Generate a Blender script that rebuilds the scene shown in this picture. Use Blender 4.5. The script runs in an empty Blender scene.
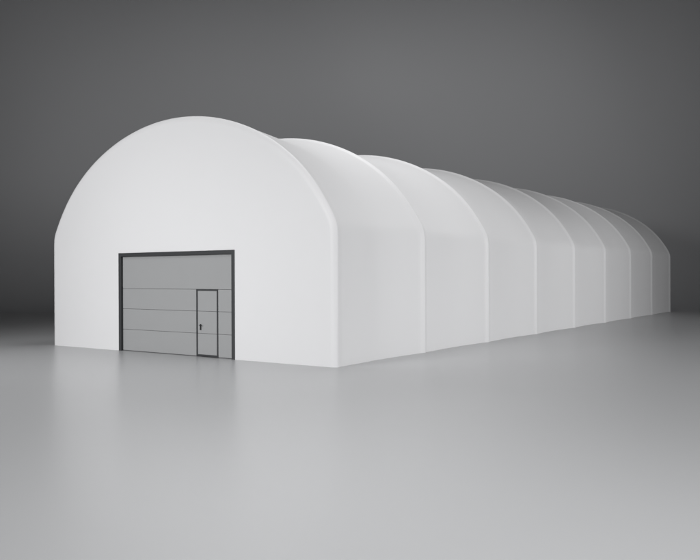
import bpy, bmesh, math
import numpy as np
from mathutils import Vector, Matrix

scene = bpy.context.scene
C = scene.collection
PI = math.pi

# ------------------------------------------------------------------ camera
F_PX, PITCH, ROLL, YAW = 776.186901, -0.00453529655, 0.00311531203, -0.609431277
CAM = Vector((17.4420686, -15.9084280, 2.3))
cy_, sy_ = math.cos(YAW), math.sin(YAW)
Ry = Matrix(((cy_, -sy_, 0), (sy_, cy_, 0), (0, 0, 1)))
cp, sp = math.cos(PITCH), math.sin(PITCH)
Rp = Matrix(((1, 0, 0), (0, cp, sp), (0, -sp, cp)))
cr, sr = math.cos(ROLL), math.sin(ROLL)
Rr = Matrix(((cr, 0, -sr), (0, 1, 0), (sr, 0, cr)))
V = Rr @ Rp @ Ry                      # rows: right, forward, up
right, fwd, up = V[0].copy(), V[1].copy(), V[2].copy()
cd = bpy.data.cameras.new('camera')
cam = bpy.data.objects.new('camera', cd)
C.objects.link(cam)
m = Matrix((right, up, -fwd)).transposed().to_4x4()
m.translation = CAM
cam.matrix_world = m
cd.sensor_width = 36
cd.lens = 36 * F_PX / 700
cd.clip_end = 500
cd.clip_start = 0.05
scene.camera = cam

# ------------------------------------------------------------------ studio light
w = bpy.data.worlds.new('World')
scene.world = w
w.use_nodes = True
bg = w.node_tree.nodes['Background']
bg.inputs['Color'].default_value = (0.95, 0.98, 1, 1)
bg.inputs['Strength'].default_value = 0.003


def area(name, loc, target, size, power, col=(1, 1, 1), size_y=None, spread=180):
    d = bpy.data.lights.new(name, 'AREA')
    d.energy = power
    d.color = col
    d.size = size
    d.spread = math.radians(spread)
    if size_y:
        d.shape = 'RECTANGLE'
        d.size_y = size_y
    o = bpy.data.objects.new(name, d)
    C.objects.link(o)
    o.location = loc
    o.rotation_euler = (Vector(target) - Vector(loc)).to_track_quat('-Z', 'Y').to_euler()
    return o


def ray_point(px, py, depth):
    return tuple(CAM + fwd * depth + right * ((px - 350) / F_PX * depth) - up * ((py - 280) / F_PX * depth))


area('front_softbox', (-2, -24.5, 9.5), (0, 0, 4), 7, 1240, spread=100)
area('front_low_softbox', (-8, -24, 5), (0, 0, 3), 5, 43, spread=100)
area('overhead_softbox', (15, -17, 16), (12, -9, 0), 6, 446, spread=80)
area('overhead_right_softbox', (22, -15, 14), (20, -10, 0), 6, 519, spread=80)
area('overhead_left_softbox', (-4, -11, 15), (-4, -6, 0), 6, 192, spread=80)
area('overhead_front_softbox', (10, -14, 18), (8, -7, 0), 6, 192, spread=90)
area('side_softbox', (34, 20, 6.5), (6, 20, 3), 6, 1000, spread=100)
area('side_middle_softbox', (34, 14, 6), (6, 13, 3), 6, 147, spread=100)
area('side_near_softbox', (28, 2, 8), (6, 4, 2), 6, 660, spread=100)
area('top_front_softbox', (3, 5, 18), (2, 5, 6), 8, 370, spread=95)
area('top_middle_softbox', (2, 12, 20), (1, 12, 6), 9, 125, spread=90)
area('top_rear_softbox', (5, 27, 18), (3, 27, 6), 8, 65, spread=75)
# unseen lamps added above the view to brighten the upper backdrop
area('backdrop_lamp', ray_point(380, -350, 30), ray_point(370, 60, 66), 6, 241, spread=60)
area('backdrop_wash_left', ray_point(50, -250, 35), ray_point(50, 110, 66), 10, 385, spread=80)
area('backdrop_wash_right', ray_point(650, -250, 35), ray_point(650, 110, 66), 10, 400, spread=80)

vs = scene.view_settings
vs.view_transform = 'Standard'
vs.look = 'None'
vs.exposure = 0
vs.gamma = 1


# ------------------------------------------------------------------ materials
def mat(name, col, rough, bump=None, noise=None, rough_var=None, spec=0.5):
    """procedural principled material; bump=(scale, distance); noise=(scale, amount)"""
    M = bpy.data.materials.new(name)
    M.use_nodes = True
    nt = M.node_tree
    b = nt.nodes['Principled BSDF']
    b.inputs['Base Color'].default_value = (*col, 1)
    b.inputs['Roughness'].default_value = rough
    b.inputs['Specular IOR Level'].default_value = spec
    tc = nt.nodes.new('ShaderNodeTexCoord')
    if noise:
        n = nt.nodes.new('ShaderNodeTexNoise')
        n.inputs['Scale'].default_value = noise[0]
        n.inputs['Detail'].default_value = 6
        nt.links.new(tc.outputs['Object'], n.inputs['Vector'])
        r = nt.nodes.new('ShaderNodeMapRange')
        r.inputs['To Min'].default_value = 1 - noise[1]
        r.inputs['To Max'].default_value = 1 + noise[1]
        nt.links.new(n.outputs['Fac'], r.inputs['Value'])
        mx = nt.nodes.new('ShaderNodeVectorMath')
        mx.operation = 'SCALE'
        mx.inputs[0].default_value = col
        nt.links.new(r.outputs[0], mx.inputs['Scale'])
        nt.links.new(mx.outputs[0], b.inputs['Base Color'])
    if rough_var:
        n = nt.nodes.new('ShaderNodeTexNoise')
        n.inputs['Scale'].default_value = rough_var[0]
        n.inputs['Detail'].default_value = 4
        nt.links.new(tc.outputs['Object'], n.inputs['Vector'])
        r = nt.nodes.new('ShaderNodeMapRange')
        r.inputs['To Min'].default_value = rough - rough_var[1]
        r.inputs['To Max'].default_value = rough + rough_var[1]
        nt.links.new(n.outputs['Fac'], r.inputs['Value'])
        nt.links.new(r.outputs[0], b.inputs['Roughness'])
    if bump:
        n = nt.nodes.new('ShaderNodeTexNoise')
        n.inputs['Scale'].default_value = bump[0]
        n.inputs['Detail'].default_value = 3
        nt.links.new(tc.outputs['Object'], n.inputs['Vector'])
        bp = nt.nodes.new('ShaderNodeBump')
        bp.inputs['Distance'].default_value = bump[1]
        bp.inputs['Strength'].default_value = 1
        nt.links.new(n.outputs['Fac'], bp.inputs['Height'])
        nt.links.new(bp.outputs[0], b.inputs['Normal'])
    return M


M_FABRIC = mat('white_membrane', (0.795, 0.795, 0.806), 0.5, bump=(0.35, 0.012), noise=(0.8, 0.006))
M_DARK = mat('anthracite_metal', (0.045, 0.047, 0.05), 0.45, noise=(6, 0.08))
M_PANEL = mat('grey_steel_panel', (0.36, 0.365, 0.37), 0.42, bump=(1.5, 0.002), noise=(2, 0.02))
M_BLACK = mat('black_plastic', (0.012, 0.012, 0.013), 0.4)
M_SEAL = mat('rubber_seal', (0.09, 0.092, 0.095), 0.7)
M_FLOOR = mat('studio_floor', (0.422, 0.426, 0.434), 0.31, noise=(0.12, 0.012), rough_var=(0.3, 0.015))
M_WALL = mat('studio_backdrop', (0.545, 0.550, 0.566), 0.6, noise=(0.05, 0.012))


# ------------------------------------------------------------------ mesh helpers
def link(name, me, material, parent=None, smooth=False):
    me.materials.append(material)
    if smooth:
        for p in me.polygons:
            p.use_smooth = True
    o = bpy.data.objects.new(name, me)
    C.objects.link(o)
    if parent:
        o.parent = parent
    return o


def grid_mesh(name, G, flip=False):
    """G: array (n, m, 3) of points -> quad grid"""
    n, k = G.shape[:2]
    vsx = [tuple(map(float, v)) for v in G.reshape(-1, 3)]
    fs = []
    for i in range(n - 1):
        for j in range(k - 1):
            q = (i * k + j, (i + 1) * k + j, (i + 1) * k + j + 1, i * k + j + 1)
            fs.append(q[::-1] if flip else q)
    me = bpy.data.meshes.new(name)
    me.from_pydata(vsx, [], fs)
    me.update()
    return me


def box_bm(bm, x0, x1, y0, y1, z0, z1, bevel=0.0):
    y0, y1 = y0 + FY, y1 + FY
    t = bmesh.new()
    r = bmesh.ops.create_cube(t, size=1)
    for v in t.verts:
        v.co = Vector(((x0 + x1) / 2 + v.co.x * (x1 - x0), (y0 + y1) / 2 + v.co.y * (y1 - y0), (z0 + z1) / 2 + v.co.z * (z1 - z0)))
    if bevel:
        bmesh.ops.bevel(t, geom=list(t.edges), offset=bevel, segments=2, affect='EDGES', profile=0.5)
    me = bpy.data.meshes.new('tmp')
    t.to_mesh(me)
    t.free()
    bm.from_mesh(me)
    bpy.data.meshes.remove(me)


def from_bm(name, bm, material, parent=None, smooth=False):
    bmesh.ops.recalc_face_normals(bm, faces=bm.faces)
    me = bpy.data.meshes.new(name)
    bm.to_mesh(me)
    bm.free()
    return link(name, me, material, parent, smooth)


# ------------------------------------------------------------------ studio floor and backdrop
# one continuous floor running up into a tall curved backdrop, square to the studio's long axis
SX = Vector((cy_, -sy_, 0))          # studio width axis
SY = Vector((sy_, cy_, 0))           # studio depth axis
O = Vector((CAM.x, CAM.y, 0))
D0, RAD, TOP, HALF = 50.0, 20.0, 48.0, 75.0


def studio_sheet(name, prof, material):
    G = np.zeros((len(prof), 31, 3))
    for i, (d, z) in enumerate(prof):
        for j, s in enumerate(np.linspace(-HALF, HALF, 31)):
            p = O + SX * float(s) + SY * float(d)
            G[i, j] = (p.x, p.y, z)
    me = grid_mesh(name, G, flip=True)
    o = link(name, me, material, smooth=True)
    o['kind'] = 'structure'
    return o


floor = studio_sheet('floor', [(d, 0.0) for d in np.linspace(-45, D0, 25)], M_FLOOR)
prof = [(D0 + RAD * math.sin(a), RAD - RAD * math.cos(a)) for a in np.linspace(0, PI / 2, 60)]
prof += [(D0 + RAD, z) for z in np.linspace(RAD + 2, TOP, 12)]
wall = studio_sheet('backdrop', prof, M_WALL)

# ------------------------------------------------------------------ the fabric hall
W, HE, RISE, BAY, E1, E2, E3 = 11.8833191, 3.67068644, 3.34970273, 4.50112580, 0.0471283259, 0.0384340656, -0.0755368542
NB = 8
hall = bpy.data.objects.new('fabric_hall', None)
C.objects.link(hall)
hall['label'] = 'long white arched fabric hall with rounded ribs and a grey sectional door in its front'
hall['category'] = 'storage tent'


def section():
    """half-open section curve from right foot over the arch to the left foot, with outward normals (x, z)"""
    R = (W * W / 4 + RISE * RISE) / (2 * RISE)
    zc = HE + RISE - R
    a = math.asin(min(1, (W / 2) / R))
    t = np.linspace(a, -a, 241)
    S = (t / a) ** 2
    Rt = R * (1 + E1 * S * (1 - S) + E2 * S * S * (1 - S) + E3 * S ** 4 * (1 - S))
    arc = np.stack([Rt * np.sin(t), zc + Rt * np.cos(t)], 1)
    leg = [(W / 2, z) for z in np.linspace(0, HE, 30)[:-1]]
    pts = np.array(leg + list(map(tuple, arc)) + [(-x, z) for x, z in leg[::-1]])
    # resample evenly and soften the eave corner a little
    d = np.r_[0, np.cumsum(np.hypot(*np.diff(pts, axis=0).T))]
    n = 420
    u = np.linspace(0, d[-1], n)
    P = np.stack([np.interp(u, d, pts[:, 0]), np.interp(u, d, pts[:, 1])], 1)
    for _ in range(24):
        P[1:-1] = 0.25 * P[:-2] + 0.5 * P[1:-1] + 0.25 * P[2:]
    T = np.gradient(P, axis=0)
    T[0] = (0, 1)
    T[-1] = (0, -1)
    T /= np.linalg.norm(T, axis=1)[:, None]
    N = np.stack([T[:, 1], -T[:, 0]], 1)
    for _ in range(10):
        N[1:-1] = 0.25 * N[:-2] + 0.5 * N[1:-1] + 0.25 * N[2:]
    N /= np.linalg.norm(N, axis=1)[:, None]
    return P, N


P, N = section()
# how far the cloth is pinched in between two ribs: little at the foot, more over the roof
SAG = 0.10 + 0.13 * np.clip((P[:, 1] - 0.0) / (HE + RISE), 0, 1) ** 1.0
RIB_P, RIB_W = 0.052, 0.13        # height and softness of the ribbed sleeve
FLUSH = 0.35                     # share of the rib height left behind the gable rib
SPLIT = 0.18                     # sleeve half width along the hall
R0 = 0.19                        # rounding at the two gable ends
FY = -0.07                       # the front cloth stands this far in front of the first rib


def pinch(t):
    return 0.5 * math.sin(PI * t) ** 2 + 0.5 * 4 * t * (1 - t)


def offset(y):
    """inward distance of the cloth at the lengthwise position y, one value per section point"""
    k = min(NB - 1, max(0, int(y // BAY)))
    t = (y - k * BAY) / BAY
    d = min(y - k * BAY, (k + 1) * BAY - y)
    # round sleeve shoulders
    rib = RIB_P * (1 - math.exp(-(d / RIB_W) ** 2))
    return rib + SAG * pinch(t)


def sweep(name, ys, offs, material, parent):
    G = np.zeros((len(ys), len(P), 3))
    for i, (y, o) in enumerate(zip(ys, offs)):
        Q = P - N * np.reshape(o, (-1, 1)) if np.ndim(o) else P - N * o
        G[i, :, 0] = Q[:, 0]
        G[i, :, 1] = y
        G[i, :, 2] = np.maximum(Q[:, 1], 0.0)
    return link(name, grid_mesh(name, G), material, parent, smooth=True)


Y0 = FY + 0.6 * R0
for i in range(NB + 1):
    yc = i * BAY
    if i == 0:
        a = np.linspace(0, PI / 2, 14)
        ys = list(R0 * (1 - np.cos(a)) * 0.6 + FY)
        of = [R0 * (1 - math.sin(x)) for x in a]
        tail = np.linspace(0, SPLIT, 10)[1:]
        ys += [ys[-1] + t for t in tail]
        of += [FLUSH * RIB_P * (1 - math.exp(-(t / RIB_W) ** 2)) + SAG * 0.75 * pinch((t) / BAY) for t in tail]
        Y0 = ys[13]
    elif i == NB:
        tail = np.linspace(-SPLIT, 0, 10)
        ys = [yc + t for t in tail]
        of = [offset(yc + t) for t in tail]
        a = np.linspace(PI / 2, 0, 14)[1:]
        ys += [yc + R0 * 0.6 * math.cos(x) for x in a]
        of += [R0 * (1 - math.sin(x)) for x in a]
    else:
        tail = np.linspace(-SPLIT, SPLIT, 21)
        ys = [yc + t for t in tail]
        of = [offset(yc + t) for t in tail]
    sweep('arch_sleeve', ys, of, M_FABRIC, hall)
for k in range(NB):
    a0 = SPLIT + (Y0 if k == 0 else 0)
    d = np.r_[np.linspace(a0, a0 + 0.5, 16)[:-1], np.linspace(a0 + 0.5, BAY - SPLIT - 0.5, 24)[:-1], np.linspace(BAY - SPLIT - 0.5, BAY - SPLIT, 16)]
    ys = [k * BAY + t for t in d]
    of = []
    for t in d:
        s = (t - Y0) / (BAY - Y0) * BAY if k == 0 else t
        dd = t - Y0 if (k == 0 and t < 2) else min(t, BAY - t)
        tt = s / BAY
        front = k == 0 and t < 1.2              # behind the gable the cloth leaves the first rib almost flush
        rp = RIB_P * (FLUSH if front else 1.0) if k == 0 and t < BAY / 2 else RIB_P
        if k == 0 and 1.2 <= t < BAY / 2:
            u = (t - 1.2) / (BAY / 2 - 1.2)
            rp = RIB_P * (FLUSH + (1 - FLUSH) * u * u * (3 - 2 * u))
        of.append(rp * (1 - math.exp(-(dd / RIB_W) ** 2)) + SAG * pinch(tt) * (0.75 if k == 0 else 1.0))
    sweep('membrane_bay', ys, of, M_FABRIC, hall)


# gable walls: flat cloth inside the rounded edge, cut out round the door at the front
DX0, DX1, DZ = -2.462, 2.483, 3.052
B = P - N * R0
B[:, 1] = np.maximum(B[:, 1], 0)


def gable(name, y, door):
    """flat cloth wall inside the rounded edge; at the front it is cut out round the door"""
    ox = B[:, 0]
    oz = B[:, 1]

    def rim_z(x):                      # height of the rim above x (right half first, going up)
        return float(np.interp(-x, -ox[12:-12], oz[12:-12]))
    xr, xl = ox[0], ox[-1]
    polys = []
    rim = [(float(x), float(z)) for x, z in B]
    # drop repeated points at the feet
    rim = [q for i, q in enumerate(rim) if i == 0 or (abs(q[0] - rim[i - 1][0]) + abs(q[1] - rim[i - 1][1])) > 1e-5]
    if door:
        R_ = [q for q in rim if q[0] > DX1 + 1e-4]
        L_ = [q for q in rim if q[0] < DX0 - 1e-4]
        T_ = [q for q in rim if DX0 + 1e-4 < q[0] < DX1 - 1e-4]
        zr, zl = rim_z(DX1), rim_z(DX0)
        polys.append([(DX1, 0.0)] + R_ + [(DX1, zr), (DX1, DZ)])
        polys.append([(DX1, DZ), (DX1, zr)] + T_ + [(DX0, zl), (DX0, DZ)])
        polys.append([(DX0, DZ), (DX0, zl)] + L_ + [(DX0, 0.0)])
    else:
        polys.append(rim)
    bm = bmesh.new()
    for poly in polys:
        f = bm.faces.new([bm.verts.new((x, y, z)) for x, z in poly])
    bmesh.ops.remove_doubles(bm, verts=bm.verts[:], dist=1e-4)
    for f in bm.faces:
        f.normal_update()
        if (f.normal.y > 0) == door:
            f.normal_flip()
    me = bpy.data.meshes.new(name)
    bm.to_mesh(me)
    bm.free()
    return link(name, me, M_FABRIC, hall)


gable('front_gable', FY, True)
gable('rear_gable', NB * BAY + R0 * 0.6, False)

# door frame: two jambs and a head, standing 2 cm proud, with an inner rebate
REC = 0.06
bm = bmesh.new()
FW, FP = 0.11, -0.022
box_bm(bm, DX0, DX0 + FW, FP, REC + 0.1, 0.0, DZ, 0.004)
box_bm(bm, DX1 - FW, DX1, FP, REC + 0.1, 0.0, DZ, 0.004)
box_bm(bm, DX0 + FW, DX1 - FW, FP + 0.002, REC + 0.1, DZ - FW, DZ - 0.001, 0.004)
from_bm('door_frame', bm, M_DARK, hall)

# sectional door: four leaves one above the other, a wicket opening cut through the lower three
ix0, ix1, top = DX0 + FW, DX1 - FW, DZ - FW
seams = [0.02, 0.672, 1.313, 1.943, top]
WX0, WX1, WZ = 0.913, 1.783, 1.952         # wicket outer frame
door = bpy.data.objects.new('sectional_door', None)
C.objects.link(door)
door.parent = hall
G_ = 0.008
for k in range(4):
    z0, z1 = seams[k] + (G_ / 2 if k else 0), seams[k + 1] - G_ / 2
    bm = bmesh.new()
    if k < 3:
        box_bm(bm, ix0 + 0.004, WX0 - 0.002, REC, REC + 0.04, z0, z1, 0.005)
        box_bm(bm, WX1 + 0.002, ix1 - 0.004, REC, REC + 0.04, z0, z1, 0.005)
    else:
        box_bm(bm, ix0 + 0.004, ix1 - 0.004, REC, REC + 0.04, z0, z1, 0.005)
    from_bm('door_panel', bm, M_PANEL, door)
bm = bmesh.new()
box_bm(bm, ix0 + 0.002, ix1 - 0.002, REC + 0.034, REC + 0.06, 0.03, top - 0.002)
from_bm('seam_seal', bm, M_SEAL, door)
bm = bmesh.new()
box_bm(bm, ix0 + 0.004, WX0 - 0.004, REC + 0.004, REC + 0.05, 0.001, 0.018, 0.003)
box_bm(bm, WX1 + 0.004, ix1 - 0.004, REC + 0.004, REC + 0.05, 0.001, 0.018, 0.003)
from_bm('floor_seal', bm, M_SEAL, door)

wick = bpy.data.objects.new('wicket_door', None)
C.objects.link(wick)
wick.parent = hall
bm = bmesh.new()
t = 0.048
y0, y1 = REC - 0.012, REC + 0.03
box_bm(bm, WX0, WX0 + t, y0, y1, 0.012, WZ, 0.003)
box_bm(bm, WX1 - t, WX1, y0, y1, 0.012, WZ, 0.003)
box_bm(bm, WX0 + t, WX1 - t, y0 + 0.001, y1, WZ - t, WZ - 0.001, 0.003)
box_bm(bm, WX0 + t, WX1 - t, y0 + 0.001, y1, 0.013, 0.013 + t, 0.003)
from_bm('wicket_frame', bm, M_DARK, wick)
zs = [0.013 + t + 0.003, 0.672, 1.313, WZ - t - 0.003]
for k in range(3):
    bm = bmesh.new()
    box_bm(bm, WX0 + t + 0.003, WX1 - t - 0.003, REC + 0.001, REC + 0.033, zs[k] + (G_ / 2 if k else 0), zs[k + 1] - (G_ / 2 if k < 2 else 0), 0.005)
    from_bm('wicket_leaf', bm, M_PANEL, wick)
# handle: escutcheon, lock cylinder and lever pointing to the hinge side
hx, hz = 1.083, 0.856
bm = bmesh.new()
box_bm(bm, hx - 0.027, hx + 0.027, REC - 0.012, REC + 0.003, hz - 0.09, hz + 0.085, 0.006)


def cyl(bm, p0, p1, r, n=20):
    p0, p1 = Vector(p0) + Vector((0, FY, 0)), Vector(p1) + Vector((0, FY, 0))
    d = p1 - p0
    rot = d.to_track_quat('Z', 'Y').to_matrix().to_4x4()
    bmesh.ops.create_cone(bm, cap_ends=True, segments=n, radius1=r, radius2=r, depth=d.length,
                          matrix=Matrix.Translation((p0 + p1) / 2) @ rot)


cyl(bm, (hx, REC, hz + 0.045), (hx, REC - 0.06, hz + 0.045), 0.011)
cyl(bm, (hx - 0.008, REC - 0.055, hz + 0.045), (hx + 0.10, REC - 0.055, hz + 0.045), 0.0105)
cyl(bm, (hx, REC, hz - 0.045), (hx, REC - 0.018, hz - 0.045), 0.013)
from_bm('door_handle', bm, M_BLACK, wick)
